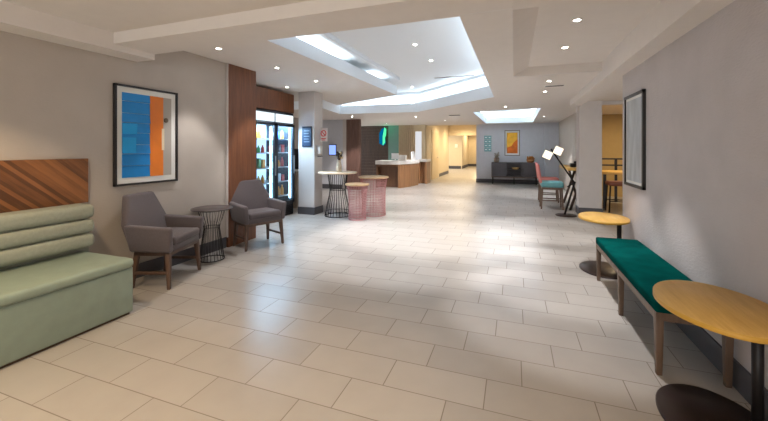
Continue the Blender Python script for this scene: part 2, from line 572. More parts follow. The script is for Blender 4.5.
# hall
mb = MB(); mb.box((-3.78, 15.2, 0), (-3.62, 21.15, 2.85)); struct(mb, 'wall_hall_left', WALL_T, 'cream wall running into the hallway')
mb = MB(); mb.box((-3.62, 18.3, 0), (-3.605, 21.0, 0.16)); struct(mb, 'baseboard_hall', BASE)
mb = MB(); mb.box((-3.619, 21, 2.2), (-1.2, 21.15, 2.85)); struct(mb, 'wall_hall_lintel', WALL_T, 'cream lintel over the hallway opening')
mb = MB(); mb.box((-6, 26, 0), (-3.57, 26.2, 2.85)); mb.box((-3.57, 25.99, 0), (-3.5, 29.99, 2.85)); struct(mb, 'wall_hall_end', WALL_T)
mb = MB(); mb.box((-6, 25.98, 0), (-3.57, 26, 0.2)); mb.box((-3.5, 29.97, 0), (-1, 30.0, 0.2)); mb.box((-3.5, 26, 0), (-3.48, 29.97, 0.2)); struct(mb, 'baseboard_hall_end', BASE)
mb = MB(); mb.box((-3.6, 30, 0), (0, 30.2, 2.85)); struct(mb, 'wall_hall_far', WALL_T)
mb = MB(); mb.box((-6.5, 15.91, 2.80), (0, 31, 2.9)); struct(mb, 'ceiling.003', CEIL, 'hallway ceiling')
# door on the hall wall
mb = MB(); mb.box((-3.62, 16.35, 0), (-3.585, 17.95, 2.32)); mb.box((-3.585, 16.45, 0), (-3.575, 17.85, 2.22), 1)
d1 = struct(mb, 'door_1', [WALL_T, mat('door_paint', srgb(206, 184, 146), 0.55)], 'cream door in the hallway wall')
mb = MB(); mb.tube([(-3.575, 17.6, 1.02), (-3.52, 17.6, 1.02), (-3.52, 17.48, 1.02)], 0.014); mb.build('door_handle', STEEL, d1)
mb = MB(); mb.box((-3.99, 25.96, 1.5), (-3.80, 25.995, 1.76), 0, 0.004)
tag(mb.build('room_plate', mat('plate_white', srgb(240, 232, 214), 0.5)), 'small pale square plate on the far hallway wall', 'sign')

# far wall and right hand walls
mb = MB(); mb.box((-1.52, 15.8, 0), (1.16, 15.95, 2.7)); mb.box((-1.52, 15.95, 0), (-1.37, 30, 2.85)); mb.box((1.161, 15.62, 0), (1.95, 15.949, 2.7))
struct(mb, 'wall_far', WALL_G, 'grey far wall of the lobby')
mb = MB(); mb.box((-1.53, 15.785, 0), (1.16, 15.8, 0.16)); mb.box((1.15, 15.6, 0), (1.8, 15.62, 0.16)); struct(mb, 'baseboard_far', BASE)
mb = MB(); mb.box((1.66, 9.21, 0), (1.77, 15.61, ZC)); struct(mb, 'wall_side_right', WALL_L, 'taupe wall behind the right column')
mb = MB(); mb.box((1.27, -3.2, 0), (1.39, 5.2, 2.5)); struct(mb, 'wall_right', WALL_R, 'grey textured papered right wall')
mb = MB(); mb.box((1.256, -3.2, 0), (1.27, 5.2, 0.165)); struct(mb, 'baseboard_right', BASE)
mb = MB(); mb.box((1.9, 12.5, 0), (6, 12.6, ZC)); struct(mb, 'wall_dining', WALL_Y, 'ochre back wall of the dining area')
mb = MB(); mb.box((1.776, 8.97, 2.40), (6, 9.02, ZC)); struct(mb, 'trim_8', WALL_C, 'header over the opening to the dining area')
mb = MB(); mb.box((6, 4, 0), (6.1, 12.6, ZC)); struct(mb, 'wall_dining_side', WALL_Y)

# ------------------------------------------------------------ lamps in the ceiling
TRIMRING = mat('white_ring', srgb(228, 224, 218), 0.5)
def downlight(x, y, z, label, power=None, col=NEUTRAL, size=70, group='recessed ceiling downlights', r=0.029, blend=0.4):
    t = thing('downlight', label, 'ceiling light', (x, y, z), 0, group)
    m = MB(); m.lathe([(r, -0.004), (r + 0.012, -0.006), (r + 0.018, 0.0), (r, 0.001)], 24, cap=False); m.build('trim_ring', TRIMRING, t)
    m = MB(); m.lathe([(r, -0.003), (0.001, -0.0031)], 20, cap=False); m.build('bulb', BULB, t)
    ld = bpy.data.lights.new('downlight_beam', 'SPOT')
    ld.energy = SPOT_W if power is None else power
    ld.color = col
    ld.spot_size = R(size)
    ld.spot_blend = blend
    ld.shadow_soft_size = 0.05
    lo = bpy.data.objects.new('downlight_beam', ld)
    C.objects.link(lo)
    lo.parent = t
    lo.location = (0, 0, -0.03)
    return t
downlight(-3.47, 3.50, ZC, 'downlight in the ceiling nearest the blue picture', 42, NEUTRAL)
downlight(-3.446, 4.64, ZC, 'downlight in the ceiling over the walnut pier', 48)
downlight(-3.446, 5.80, ZC, 'downlight in the ceiling just before the left column', 55)
downlight(-4.34, 6.17, ZC, 'downlight in the ceiling against the cooler header', 45)
downlight(0.53, 3.60, ZT, 'nearer of two downlights in the raised tray by the right wall', 85, NEUTRAL, 54)
downlight(0.545, 4.53, ZT, 'farther of two downlights in the raised tray by the right wall', 85, NEUTRAL, 54)
downlight(0.502, 5.99, ZR, 'downlight right of the tray riser, in front of the vent', 80, NEUTRAL, 56)
downlight(0.526, 7.07, ZR, 'small downlight behind the vent near the right column', 80, NEUTRAL, 56)
downlight(-1.432, 5.34, ZS, 'nearest of three downlights inside the big lit recess', 250)
downlight(-1.418, 6.41, ZS, 'middle one of three downlights inside the big lit recess', 250)
downlight(-2.49, 9.0, ZS, 'farthest of three downlights inside the big lit recess', 250)
for x, y, lab in ((-3.0, 11.3, 'downlight in the ceiling in front of the reception counter'), (-0.2, 9.3, 'downlight in the ceiling between the two lit recesses'),
                  (-2.4, 13.2, 'downlight in the ceiling before the hallway'), (-4.9, 10.5, 'added downlight in the ceiling brightening the upright wood slats'), (-4.9, 13.8, 'added downlight in the ceiling brightening the reception wall'), (0.9, 12.5, 'downlight beside the small lit recess, near the counter stools')):  # slat and behind-counter downlights are added to brighten the reception woodwork
    downlight(x, y, ZR, lab, 60 if y == 9.3 else 120, size=70 if y == 12.5 else 100)
downlight(-2.6, 28.0, 2.80, 'added downlight brightening the very end of the hallway', 110, (1.0, 0.80, 0.50), 170)  # added lamp, lifts the dark space beyond the hallway opening
for x, y, lab in ((-2.6, 17.6, 'first downlight in the hallway ceiling'), (-2.6, 20.0, 'second downlight in the hallway ceiling'), (-2.6, 23.4, 'downlight beyond the hallway opening'), (-4.4, 24.4, 'downlight in the side branch of the hallway')):
    downlight(x, y, 2.80, lab, 150, (1.0, 0.80, 0.50), 170, blend=1.0)
# added unseen lamps, warming the seating area from around and behind the camera
for x, y in ((-2.9, 1.2), (-1.6, 1.0), (-0.3, 0.2), (-3.0, -1.2), (-1.0, -1.2), (0.6, -1.2)):
    downlight(x, y, 2.59, 'added unseen warm downlight in the lower ceiling of the seating area', 58, WARM, 110, 'added seating area downlights')
# ceiling fittings
def vent(x, y, z, wx, wy, lab):
    m = MB()
    m.box((-wx / 2, -wy / 2, -0.008), (wx / 2, wy / 2, 0.002), 0)
    for i in range(4):
        yy = -wy / 2 + wy * (i + 0.5) / 4
        m.box((-wx / 2 + 0.015, yy - wy * 0.07, -0.011), (wx / 2 - 0.015, yy + wy * 0.07, -0.007), 1)
    o = m.build('air_vent', [TRIMRING, BLACK]); o.location = (x, y, z)
    tag(o, lab, 'vent')
def at_ceiling(px, py, zz):
    th = math.atan((VPX - CX) / F_PX); s, c = math.sin(th), math.cos(th)
    return (px, py, zz)
vent(0.62, 6.45, ZR, 0.30, 0.08, 'slim air vent in the ceiling between two small downlights')
vent(-1.72, 11.1, ZR, 0.36, 0.26, 'dark square air vent before the hallway')
vent(-1.25, 8.0, ZS, 0.9, 0.06, 'slim linear vent inside the big lit recess')

# ------------------------------------------------------------ left: bench, panel, picture
t = thing('booth_bench', 'long sage green upholstered banquette bench against the left wall', 'bench', (-3.5, 0.5, 0))
def rel(m, name, mt, par, off):
    o = m.build(name, mt, par)
    return o
def B(a, b, **k):
    return MB().box(tuple(a[i] - (-3.5, 0.5, 0)[i] for i in range(3)), tuple(b[i] - (-3.5, 0.5, 0)[i] for i in range(3)), **k)
B((-3.95, -2.0, 0.02), (-3.15, 2.21, 0.415), bev=0.012).build('base', GREEN, t)
B((-3.93, -1.98, 0.0), (-3.17, 2.19, 0.022)).build('plinth', mat('brown_plinth', srgb(74, 56, 40), 0.7), t)
B((-3.80, -2.0, 0.415), (-3.115, 2.20, 0.495), bev=0.03, seg=4).build('seat_cushion', GREEN, t)
B((-3.96, -2.0, 0.415), (-3.79, 2.24, 0.925), bev=0.01).build('back_board', GREENF, t)
for i in range(3):
    z = 0.535 + 0.133 * i
    B((-3.83, -2.0, z), (-3.68, 2.235, z + 0.131), bev=0.045, seg=5).build('back_roll', GREENF, t)
mb = MB(); mb.box((XL, -2.0, 0.925), (XL + 0.045, 2.31, 1.352))
tag(mb.build('wood_wall_panel', CHEVRON), 'brown panel of slanting wood boards above the green bench', 'wall panel')

def framed(name, label, x, y0, y1, z0, z1, side, fr, art_fn, fw=0.022, mw=0.06, dep=0.035, cat='picture'):
    """picture on an X wall; side=+1 faces +X, -1 faces -X"""
    t = thing(name, label, cat, (x, (y0 + y1) / 2, (z0 + z1) / 2))
    w2, h2 = (y1 - y0) / 2, (z1 - z0) / 2
    m = MB()
    for (a, b) in (((-w2, -h2), (w2, -h2 + fw)), ((-w2, h2 - fw), (w2, h2)), ((-w2, -h2), (-w2 + fw, h2)), ((w2 - fw, -h2), (w2, h2))):
        m.box((0, a[0], a[1]), (side * dep, b[0], b[1]))
    m.build('frame', fr, t)
    m = MB(); m.box((0, -w2 + fw, -h2 + fw), (side * dep * 0.5, w2 - fw, h2 - fw)); m.build('mat_board', MATB, t)
    art_fn(t, side, dep * 0.5, w2 - fw - mw, h2 - fw - mw)
    return t

def art_blue(t, side, d, w2, h2):
    m = MB()
    bl = [mat('blue_board', srgb(6, 128, 200), 0.5, noise=0.08), mat('light_blue_board', srgb(20, 156, 220), 0.5, noise=0.05),
          mat('orange_board', srgb(226, 122, 34), 0.5, noise=0.06), mat('grey_board', srgb(168, 160, 150), 0.6), mat('knob_brown', srgb(96, 82, 66), 0.5), mat('cream_board', srgb(222, 202, 170), 0.6)]
    W = 2 * w2
    yb, yo, yg = -w2, -w2 + W * 0.535, -w2 + W * 0.815
    zs = [-1, -0.72, -0.44, -0.22, 0.06, 0.30, 0.52, 0.80, 1.0]
    for i in range(8):
        tilt = 0.006 + 0.004 * (i % 3)
        m.hexa([(d * side, yb, zs[i] * h2 + .003), (side * (d + tilt), yb, zs[i] * h2 + .003), (side * (d + tilt), yo - .002, zs[i] * h2 + .003), (d * side, yo - .002, zs[i] * h2 + .003),
                (d * side, yb, zs[i + 1] * h2), (side * (d + 0.002), yb, zs[i + 1] * h2), (side * (d + 0.002), yo - .002, zs[i + 1] * h2), (d * side, yo - .002, zs[i + 1] * h2)], 0)
    m.box((d * side, yb, 0.03 * h2), (side * (d + 0.013), yb + W * 0.27, 0.28 * h2), 1)
    m.box((d * side, yb, -0.42 * h2), (side * (d + 0.013), yb + W * 0.25, -0.05 * h2), 1)
    m.box((d * side, yo, -h2), (side * (d + 0.006), yg, h2), 2)
    m.box((d * side, yg, -h2), (side * (d + 0.004), w2, h2), 3)
    m.box((d * side, yg - 0.02, -0.35 * h2), (side * (d + 0.008), yg + 0.012, 0.2 * h2), 5)
    m.lathe([(0.028, 0), (0.028, 0.012), (0.016, 0.016)], 16, 4, M=Matrix.Translation((side * d, yg + W * 0.06, 0.42 * h2)) @ Matrix.Rotation(R(90), 4, 'Y'))
    m.build('artwork', bl, t)
framed('framed_picture', 'large framed blue and orange abstract picture on the left wall', XL, 2.567, 3.317, 1.048, 2.139, 1, FRAME, art_blue)

def art_grey(t, side, d, w2, h2):
    m = MB(); m.box((d * side, -w2, -h2), (side * (d + 0.003), w2, h2))
    m.build('artwork', mat('pale_grey_print', srgb(178, 182, 186), 0.6, noise=0.16, nscale=3, stretch=(1, 4, 1)), t)
framed('framed_picture', 'tall black framed pale grey picture on the right wall', 1.27, 4.36, 5.02, 1.022, 2.06, -1, FRAME, art_grey, 0.032, 0.03, 0.03)

# ------------------------------------------------------------ armchairs
def make_armchair(label, loc, rz, group=None):
    t = thing('armchair', label, 'armchair', loc, rz, group)
    for sy in (-1, 1):
        for (xb, xt, yb, yt) in ((0.20, 0.175, 0.295, 0.268), (-0.20, -0.16, 0.275, 0.25)):
            a, b = 0.015, 0.024
            m = MB()
            m.hexa([(xb - a, sy * yb - a, 0), (xb + a, sy * yb - a, 0), (xb + a, sy * yb + a, 0), (xb - a, sy * yb + a, 0),
                    (xt - b, sy * yt - b, 0.37), (xt + b, sy * yt - b, 0.37), (xt + b, sy * yt + b, 0.37), (xt - b, sy * yt + b, 0.37)], 0, 0.004)
            m.build('leg', WALNUTLEG, t)
        m = MB(); m.box((-0.17, sy * 0.272 - 0.011, 0.145), (0.18, sy * 0.272 + 0.011, 0.175), 0, 0.003); m.build('stretcher', WALNUTLEG, t)
    m = MB(); m.box((-0.18, -0.275, 0.335), (0.20, 0.275, 0.385), 0, 0.006); m.build('seat_frame', WALNUTLEG, t)
    # back: tapered panel leaning backwards
    m = MB()
    out = [(-0.30, 0.385), (0.30, 0.385), (0.335, 0.66), (0.21, 0.955), (-0.21, 0.955), (-0.335, 0.66)]
    def bx(z):
        return -0.135 - 0.15 * (z - 0.385) / 0.55
    V = [(bx(z), y, z) for y, z in out] + [(bx(z) - 0.075, y, z) for y, z in out]
    n = 6
    Fs = [(5, 4, 3, 2, 1, 0), (6, 7, 8, 9, 10, 11)] + [(i, (i + 1) % n, n + (i + 1) % n, n + i) for i in range(n)]
    m.poly(V, Fs, 0, 0.028, 4); m.build('backrest', CHAIRF, t)
    for sy in (-1, 1):
        m = MB()
        ib, ob, it, ot = 0.245, 0.322, 0.268, 0.348
        V = [(-0.20, sy * ib, 0.385), (0.228, sy * ib, 0.375), (0.228, sy * ob, 0.375), (-0.20, sy * ob, 0.385),
             (-0.25, sy * it, 0.665), (0.235, sy * (it + .008), 0.635), (0.235, sy * (ot + 0.008), 0.635), (-0.25, sy * ot, 0.665)]
        m.hexa(V, 0, 0.026, 4); m.build('armrest', CHAIRF, t)
    m = MB(); m.box((-0.17, -0.25, 0.385), (0.21, 0.25, 0.41), 0, 0.006); m.box((0.19, -0.255, 0.375), (0.22, 0.255, 0.44), 0, 0.01); m.build('seat_base', CHAIRF, t)
    m = MB(); m.box((-0.17, -0.252, 0.435), (0.235, 0.252, 0.525), 0, 0.03, 4); m.build('seat_cushion', CHAIRF, t)
    return t
ac = make_armchair('dark grey upholstered armchair between the green bench and the wire table', (-3.62, 2.92, 0), R(19))
dup(ac, (-3.62, 4.42, 0), R(-22), 'dark grey upholstered armchair in front of the walnut pier')

# wire hourglass tables
def wire_table(name, label, loc, top_r, top_z, prof, nw, wire_r, topm, wirem, top_t=0.022, rings=None, cat='table'):
    t = thing(name, label, cat, loc)
    m = MB(); m.lathe([(top_r - 0.006, top_z - top_t), (top_r, top_z - top_t + 0.004), (top_r, top_z - 0.004), (top_r - 0.006, top_z)], 48); m.build('tabletop', topm, t)
    m = MB()
    for k in range(nw):
        a = 2 * math.pi * k / nw
        m.tube([(r * math.cos(a), r * math.sin(a), z) for r, z in prof], wire_r, 6)
    def rad(z):
        for (r0, z0), (r1, z1_) in zip(prof, prof[1:]):
            if min(z0, z1_) <= z <= max(z0, z1_):
                return r0 + (r1 - r0) * (z - z0) / (z1_ - z0)
        return prof[-1][0]
    for z in (rings or []):
        m.ring(rad(z), z, wire_r)
    m.build('wire_cage', wirem, t)
    m = MB(); m.ring(prof[0][0], prof[0][1], wire_r * 1.7); m.build('base_ring', wirem, t)
    m = MB(); m.ring(prof[-1][0], prof[-1][1] - 0.006, wire_r * 1.5); m.build('top_ring', wirem, t)
    return t
BRONTOP = mat('bronze_top', srgb(76, 66, 64), 0.4, 0.2)
wire_table('wire_side_table', 'small round black wire side table between the two armchairs', (-3.712, 3.63, 0), 0.25, 0.675,
           [(0.152, 0.01), (0.14, 0.08), (0.118, 0.25), (0.094, 0.41), (0.098, 0.45), (0.125, 0.52), (0.165, 0.653)], 22, 0.0035, BRONTOP, BLACK, 0.016, [0.43])
wire_table('high_table', 'tall black wire table with pale round top beside the left column', (-3.58, 6.93, 0), 0.42, 0.945,
           [(0.275, 0.012), (0.24, 0.2), (0.185, 0.44), (0.17, 0.56), (0.18, 0.66), (0.215, 0.92)], 26, 0.0055, CREAMTOP, BLACK, 0.03, [0.56, 0.1])
prof1 = [(0.178, 0.012), (0.172, 0.12), (0.172, 0.35), (0.185, 0.55), (0.215, 0.70)]
wire_table('pink_table', 'shorter pink wire drum table with wooden round top', (-3.014, 6.70, 0), 0.245, 0.735, prof1, 36, 0.004, PALEWOOD, PINK, 0.035,
           [0.03 + 0.033 * i for i in range(20)])
prof2 = [(0.262, 0.012), (0.255, 0.15), (0.255, 0.45), (0.27, 0.65), (0.30, 0.81)]
wire_table('pink_table', 'taller wider pink wire drum table behind the shorter one', (-2.88, 7.27, 0), 0.33, 0.845, prof2, 48, 0.004, PALEWOOD, PINK, 0.035,
           [0.03 + 0.035 * i for i in range(22)])
# vase on the high table
t = thing('flower_vase', 'cream vase of dried flowers on the tall black wire table', 'vase', (-3.56, 6.95, 0.945))
m = MB(); m.lathe([(0.05, 0), (0.062, 0.04), (0.066, 0.12), (0.05, 0.19), (0.044, 0.235), (0.05, 0.25), (0.042, 0.25), (0.036, 0.22)], 24, cap=True); m.build('vase', mat('cream_ceramic', srgb(206, 188, 166), 0.45, noise=0.12, nscale=18), t)
random.seed(4)
m = MB(); m2 = MB(); m3 = MB()
for k in range(18):
    a = random.uniform(0, 6.28); rr = random.uniform(0.01, 0.085); h = random.uniform(0.27, 0.42)
    m.tube([(0, 0, 0.2), (rr * math.cos(a) * .5, rr * math.sin(a) * .5, (0.2 + h) / 2), (rr * math.cos(a), rr * math.sin(a), h)], 0.003, 5)
    (m2 if k % 3 else m3).sphere((rr * math.cos(a), rr * math.sin(a), h), random.uniform(0.02, 0.034), (1, 1, 1.2), 0, 8, 6)
m.build('stems', mat('stem_brown', srgb(86, 72, 54), 0.8), t)
m2.build('dark_flowers', mat('dark_flower', srgb(70, 58, 52), 0.8), t)
m3.build('pale_flowers', mat('pale_flower', srgb(214, 190, 150), 0.8), t)

# ------------------------------------------------------------ drinks cooler
fx, fy0, fy1 = -4.62, 5.50, 6.80
t = thing('drinks_cooler', 'black two-door glass drinks cooler glowing blue beside the walnut pier', 'cooler', (-4.95, 6.15, 0))
def FB(m, a, b, mi=0, bev=0.0):
    o = (-4.95, 6.15, 0)
    return m.box(tuple(a[i] - o[i] for i in range(3)), tuple(b[i] - o[i] for i in range(3)), mi, bev)
NAVY = mat('cooler_black', srgb(26, 30, 40), 0.4)
LINER_GLOW = mat('cooler_liner_glow', srgb(214, 228, 240), 0.5, emit=(0.55, 0.78, 1.0, 1), estr=0.8)  # emission on the liner stands in for light inside the cooler
m = MB()
FB(m, (-5.38, fy0, 0), (-5.32, fy1, 2.22)); FB(m, (-5.38, fy0, 0), (fx, fy0 + 0.04, 2.22)); FB(m, (-5.38, fy1 - 0.04, 0), (fx, fy1, 2.22))
FB(m, (-5.38, fy0, 2.17), (fx, fy1, 2.22)); FB(m, (-5.38, fy0, 0), (fx, fy1, 0.27)); FB(m, (-5.38, fy0, 1.98), (fx - 0.03, fy1, 2.0))
m.build('cabinet', NAVY, t)
m = MB(); FB(m, (-5.32, fy0 + 0.04, 0.27), (-5.315, fy1 - 0.04, 1.98)); m.build('liner', LINER_GLOW, t)
m = MB()
for i in range(6):
    FB(m, (fx, fy0 + 0.05, 0.03 + i * 0.036), (fx + 0.012, fy1 - 0.05, 0.05 + i * 0.036))
m.build('grille', BLACK, t)
ym = (fy0 + fy1) / 2
PANEL = emis('cooler_sign_light', (0.80, 0.92, 1.0), 0.7)
TUBE = emis('cooler_tube', (0.55, 0.82, 1.0), 5.0)
glass = bpy.data.materials.new('cooler_glass'); glass.use_nodes = True
gn = glass.node_tree
gn.nodes.remove(gn.nodes['Principled BSDF'])
tr = gn.nodes.new('ShaderNodeBsdfTransparent'); tr.inputs[0].default_value = (0.86, 0.94, 1.0, 1)
gl = gn.nodes.new('ShaderNodeBsdfGlossy'); gl.inputs['Roughness'].default_value = 0.03
mxs = gn.nodes.new('ShaderNodeMixShader'); mxs.inputs[0].default_value = 0.06
gn.links.new(tr.outputs[0], mxs.inputs[1]); gn.links.new(gl.outputs[0], mxs.inputs[2]); gn.links.new(mxs.outputs[0], gn.nodes['Material Output'].inputs[0])
for (a, b) in ((fy0, ym - 0.005), (ym + 0.005, fy1)):
    m = MB()
    for (p, q) in (((a, 0.27), (a + 0.055, 1.97)), ((b - 0.055, 0.27), (b, 1.97)), ((a, 0.27), (b, 0.33)), ((a, 1.92), (b, 1.97))):
        FB(m, (fx, p[0], p[1]), (fx + 0.035, q[0], q[1]))
    dr = m.build('door', NAVY, t)
    m = MB(); FB(m, (fx + 0.012, a + 0.055, 0.33), (fx + 0.017, b - 0.055, 1.92)); m.build('glass', glass, dr)
    m = MB(); FB(m, (fx + 0.04, b - 0.045, 0.9), (fx + 0.06, b - 0.03, 1.3)); m.build('door_handle', STEEL, dr)
    m = MB(); FB(m, (fx - 0.01, a + 0.03, 2.0), (fx + 0.02, b - 0.03, 2.17)); m.build('light_panel', PANEL, t)
    m = MB(); FB(m, (fx - 0.05, b - 0.09, 0.36), (fx - 0.02, b - 0.06, 1.9)); m.build('light_tube', TUBE, t)
    for k, z in enumerate((0.42, 0.73, 1.04, 1.35, 1.64)):
        m = MB(); FB(m, (-5.30, a + 0.06, z), (fx - 0.06, b - 0.06, z + 0.015)); m.build('shelf', STEEL, t)
for yy in (5.82, 6.48):
    ld = bpy.data.lights.new('cooler_glow', 'AREA'); ld.shape = 'RECTANGLE'; ld.size = 0.5; ld.size_y = 0.5
    ld.energy = 34; ld.color = (0.55, 0.80, 1.0)
    lo = bpy.data.objects.new('cooler_glow', ld); C.objects.link(lo); lo.parent = t
    lo.location = (-4.86 + 4.95, yy - 6.15, 1.95)
# packs and bottles on the cooler shelves
cols = [('red', (190, 60, 54)), ('white', (232, 232, 232)), ('blue', (60, 104, 190)), ('orange', (226, 148, 60)), ('green', (96, 168, 104)), ('dark', (54, 50, 62)), ('yellow', (226, 204, 104))]
PACK = {n: mat('pack_' + n, srgb(*c), 0.4) for n, c in cols}
random.seed(11)
shelf_names = ['bottom', 'second lowest', 'middle', 'second highest', 'top']
for di, (a, b, side) in enumerate(((fy0, ym, 'left'), (ym, fy1, 'right'))):
    for k, z in enumerate((0.42, 0.73, 1.04, 1.35, 1.64)):
        for j in range(4):
            y = a + 0.12 + j * (b - a - 0.24) / 3.3
            n, _ = random.choice(cols)
            m = MB(); h = random.uniform(0.14, 0.22)
            if (k + di) % 2:
                m.lathe([(0.034, 0), (0.036, 0.01), (0.036, h * 0.6), (0.016, h * 0.82), (0.014, h), (0.016, h)], 14)
                nm = 'bottle'
            else:
                m.box((-0.035, -0.04, 0), (0.035, 0.04, h * 0.9), 0, 0.006)
                nm = 'snack_pack'
            o = m.build('drink_bottle' if nm == 'bottle' else nm, PACK[n])
            o.location = (-4.80, y, z + 0.016)
            tag(o, '%s %s on the %s shelf behind the %s cooler door' % ('coloured', 'drink bottle' if nm == 'bottle' else 'snack pack', shelf_names[k], side), 'bottle' if nm == 'bottle' else 'pack',
                '%s on the %s shelf behind the %s cooler door' % ('bottles' if nm == 'bottle' else 'packs', shelf_names[k], side))

# dark cabinet glimpsed between cooler and column
t = thing('coffee_cabinet', 'dark cabinet glimpsed in the gap between cooler and left column', 'cabinet', (-5.15, 7.9, 0))
m = MB(); m.box((-0.22, -0.5, 0.0), (0.22, 0.5, 0.9), 0, 0.01); m.build('body', mat('beige_lam', srgb(150, 136, 120), 0.6), t)
m = MB(); m.box((-0.24, -0.52, 0.9), (0.24, 0.52, 0.94)); m.build('worktop', STONE, t)
o = MB().box((-0.16, -0.3, 0), (0.16, 0.3, 0.5), 0, 0.02).box((0.16, -0.2, 0.12), (0.18, 0.2, 0.4), 1).build('coffee_machine', [BLACK, CHARC])
o.location = (-5.13, 7.85, 0.942)
tag(o, 'black machine on the dark cabinet between cooler and left column', 'machine')

# things fixed on the left column
t = thing('notice_plaque', 'dark framed notice on the front of the left column', 'sign', (-4.278, 6.83, 1.71))
m = MB(); m.box((-0.125, -0.02, -0.225), (0.125, 0, 0.225), 0, 0.005); m.build('frame', mat('navy_frame', srgb(30, 38, 56), 0.35), t)
m = MB(); m.box((-0.105, -0.024, -0.205), (0.105, -0.02, 0.205), 0)
for i in range(5):
    m.box((-0.07, -0.0255, 0.12 - i * 0.06), (0.07 - 0.02 * (i % 2), -0.024, 0.135 - i * 0.06), 1)
m.build('panel', [mat('navy_panel', srgb(50, 66, 92), 0.25), mat('faint_print', srgb(120, 138, 160), 0.5)], t)
t = thing('sanitizer_dispenser', 'white hand sanitizer dispenser on the side of the left column', 'dispenser', (-4.10, 6.95, 1.38))
m = MB(); m.box((0, -0.06, -0.11), (0.03, 0.06, 0.15), 0, 0.01); m.build('back_plate', STEEL, t)
m = MB(); m.box((0.03, -0.055, -0.05), (0.11, 0.055, 0.13), 0, 0.02); m.build('bottle_housing', mat('dispenser_white', srgb(226, 226, 226), 0.4), t)
m = MB(); m.box((0.03, -0.04, -0.11), (0.12, 0.04, -0.09), 0, 0.004); m.build('drip_tray', CHARC, t)
t = thing('warning_sign', 'white sign with red prohibition circle beside the left column', 'sign', (-4.02, 7.10, 1.76))
m = MB(); m.box((-0.095, -0.004, -0.15), (0.095, 0.004, 0.15)); m.box((-0.10, 0, -0.02), (-0.07, 0.02, 0.02)); m.build('board', mat('sign_white', srgb(236, 230, 230), 0.5), t)
m = MB()
RED = mat('sign_red', srgb(214, 52, 58), 0.5)
m.tube([(0.062 * math.cos(a * R(12)), -0.007, 0.03 + 0.062 * math.sin(a * R(12))) for a in range(30)], 0.011, 6, closed=True)
m.tube([(-0.043, -0.007, 0.073), (0.043, -0.007, -0.013)], 0.010, 6)
m.box((-0.06, -0.007, -0.10), (0.06, -0.004, -0.08)); m.box((-0.045, -0.007, -0.128), (0.045, -0.004, -0.113))
m.build('red_symbol', RED, t)
t = thing('wall_screen', 'small blue glowing screen on the back wall right of the left column', 'screen', (-6.13, 11.48, 1.40))
m = MB(); m.box((-0.15, -0.02, -0.2), (0.15, 0.02, 0.2), 0, 0.006); m.build('housing', CHARC, t)
m = MB(); m.box((-0.13, -0.024, -0.17), (0.13, -0.02, 0.17)); m.build('display', emis('blue_screen', (0.22, 0.34, 0.9), 0.9), t)

# ------------------------------------------------------------ reception
t = thing('reception_desk', 'larger wooden reception desk with white counter top', 'desk', (-4.24, 13.0, 0))
def P(pts):
    return [(x + 4.3, y - 13.0) for x, y in pts]
m = MB(); m.prism(P([(-4.92, 12.42), (-4.35, 12.40), (-4.0, 12.46), (-3.72, 13.1), (-3.60, 13.9), (-3.95, 13.95), (-4.25, 13.2), (-4.92, 13.05)]), 0.86, 1.0, 0, 0.012); m.build('countertop', STONE, t)
m = MB(); m.prism(P([(-4.06, 12.5), (-3.98, 12.52), (-3.76, 13.1), (-3.64, 13.88), (-3.92, 13.9), (-4.12, 13.2)]), 0.0, 0.91); m.build('front_panel', DESKWOOD, t)
m = MB(); m.prism(P([(-4.9, 12.75), (-4.1, 12.75), (-4.1, 13.02), (-4.9, 13.02)]), 0.0, 0.91); m.box((-4.9 + 4.3, -0.54, 0.78), (-4.05 + 4.3, -0.42, 0.91), 0); m.box((-0.6, -0.54, 0), (-0.54, -0.2, 0.9)); m.build('recessed_panel', wood_mat('desk_wood_shaded', srgb(92, 62, 42), srgb(120, 84, 56), 'Z', 6), t)  # darker copy of the desk wood, shade of the recess put into its colour
t = thing('reception_desk', 'narrower wooden desk behind the larger reception desk', 'desk', (-3.54, 14.75, 0))
m = MB(); m.box((-0.2, -0.40, 0.90), (0.19, 0.4, 1.0), 0, 0.01); m.build('countertop', STONE, t)
m = MB(); m.box((-0.18, -0.36, 0), (-0.1, 0.36, 0.90)); m.box((0.09, -0.36, 0), (0.17, 0.36, 0.90)); m.box((-0.1, -0.2, 0), (0.09, 0.36, 0.90)); m.build('front_panel', DESKWOOD, t)
t = thing('desk_monitor', 'white backed monitor on the larger reception desk', 'monitor', (-4.22, 12.85, 1.0), R(8))
m = MB(); m.box((-0.14, -0.015, 0.05), (0.14, 0.015, 0.27), 0, 0.006); m.build('screen', WHITE, t)
m = MB(); m.box((-0.09, -0.05, 0), (0.09, 0.07, 0.012)); m.box((-0.025, 0.015, 0.01), (0.025, 0.03, 0.15)); m.build('stand', WHITE, t)
o = MB().box((-0.14, -0.1, 0), (0.14, 0.1, 0.2), 0, 0.012).build('printer', mat('printer_white', srgb(226, 222, 216), 0.5))
o.location = (-3.98, 13.0, 1.0); tag(o, 'pale box-shaped printer on the larger reception desk right of the monitor', 'printer')
o = MB().lathe([(0.08, 0), (0.085, 0.02), (0.085, 0.3), (0.06, 0.33), (0.0, 0.335)], 20).build('paper_roll', mat('roll_white', srgb(240, 240, 240), 0.6))
o.location = (-3.76, 13.75, 1.0); tag(o, 'white cylinder standing at the far end of the reception counter', 'canister')
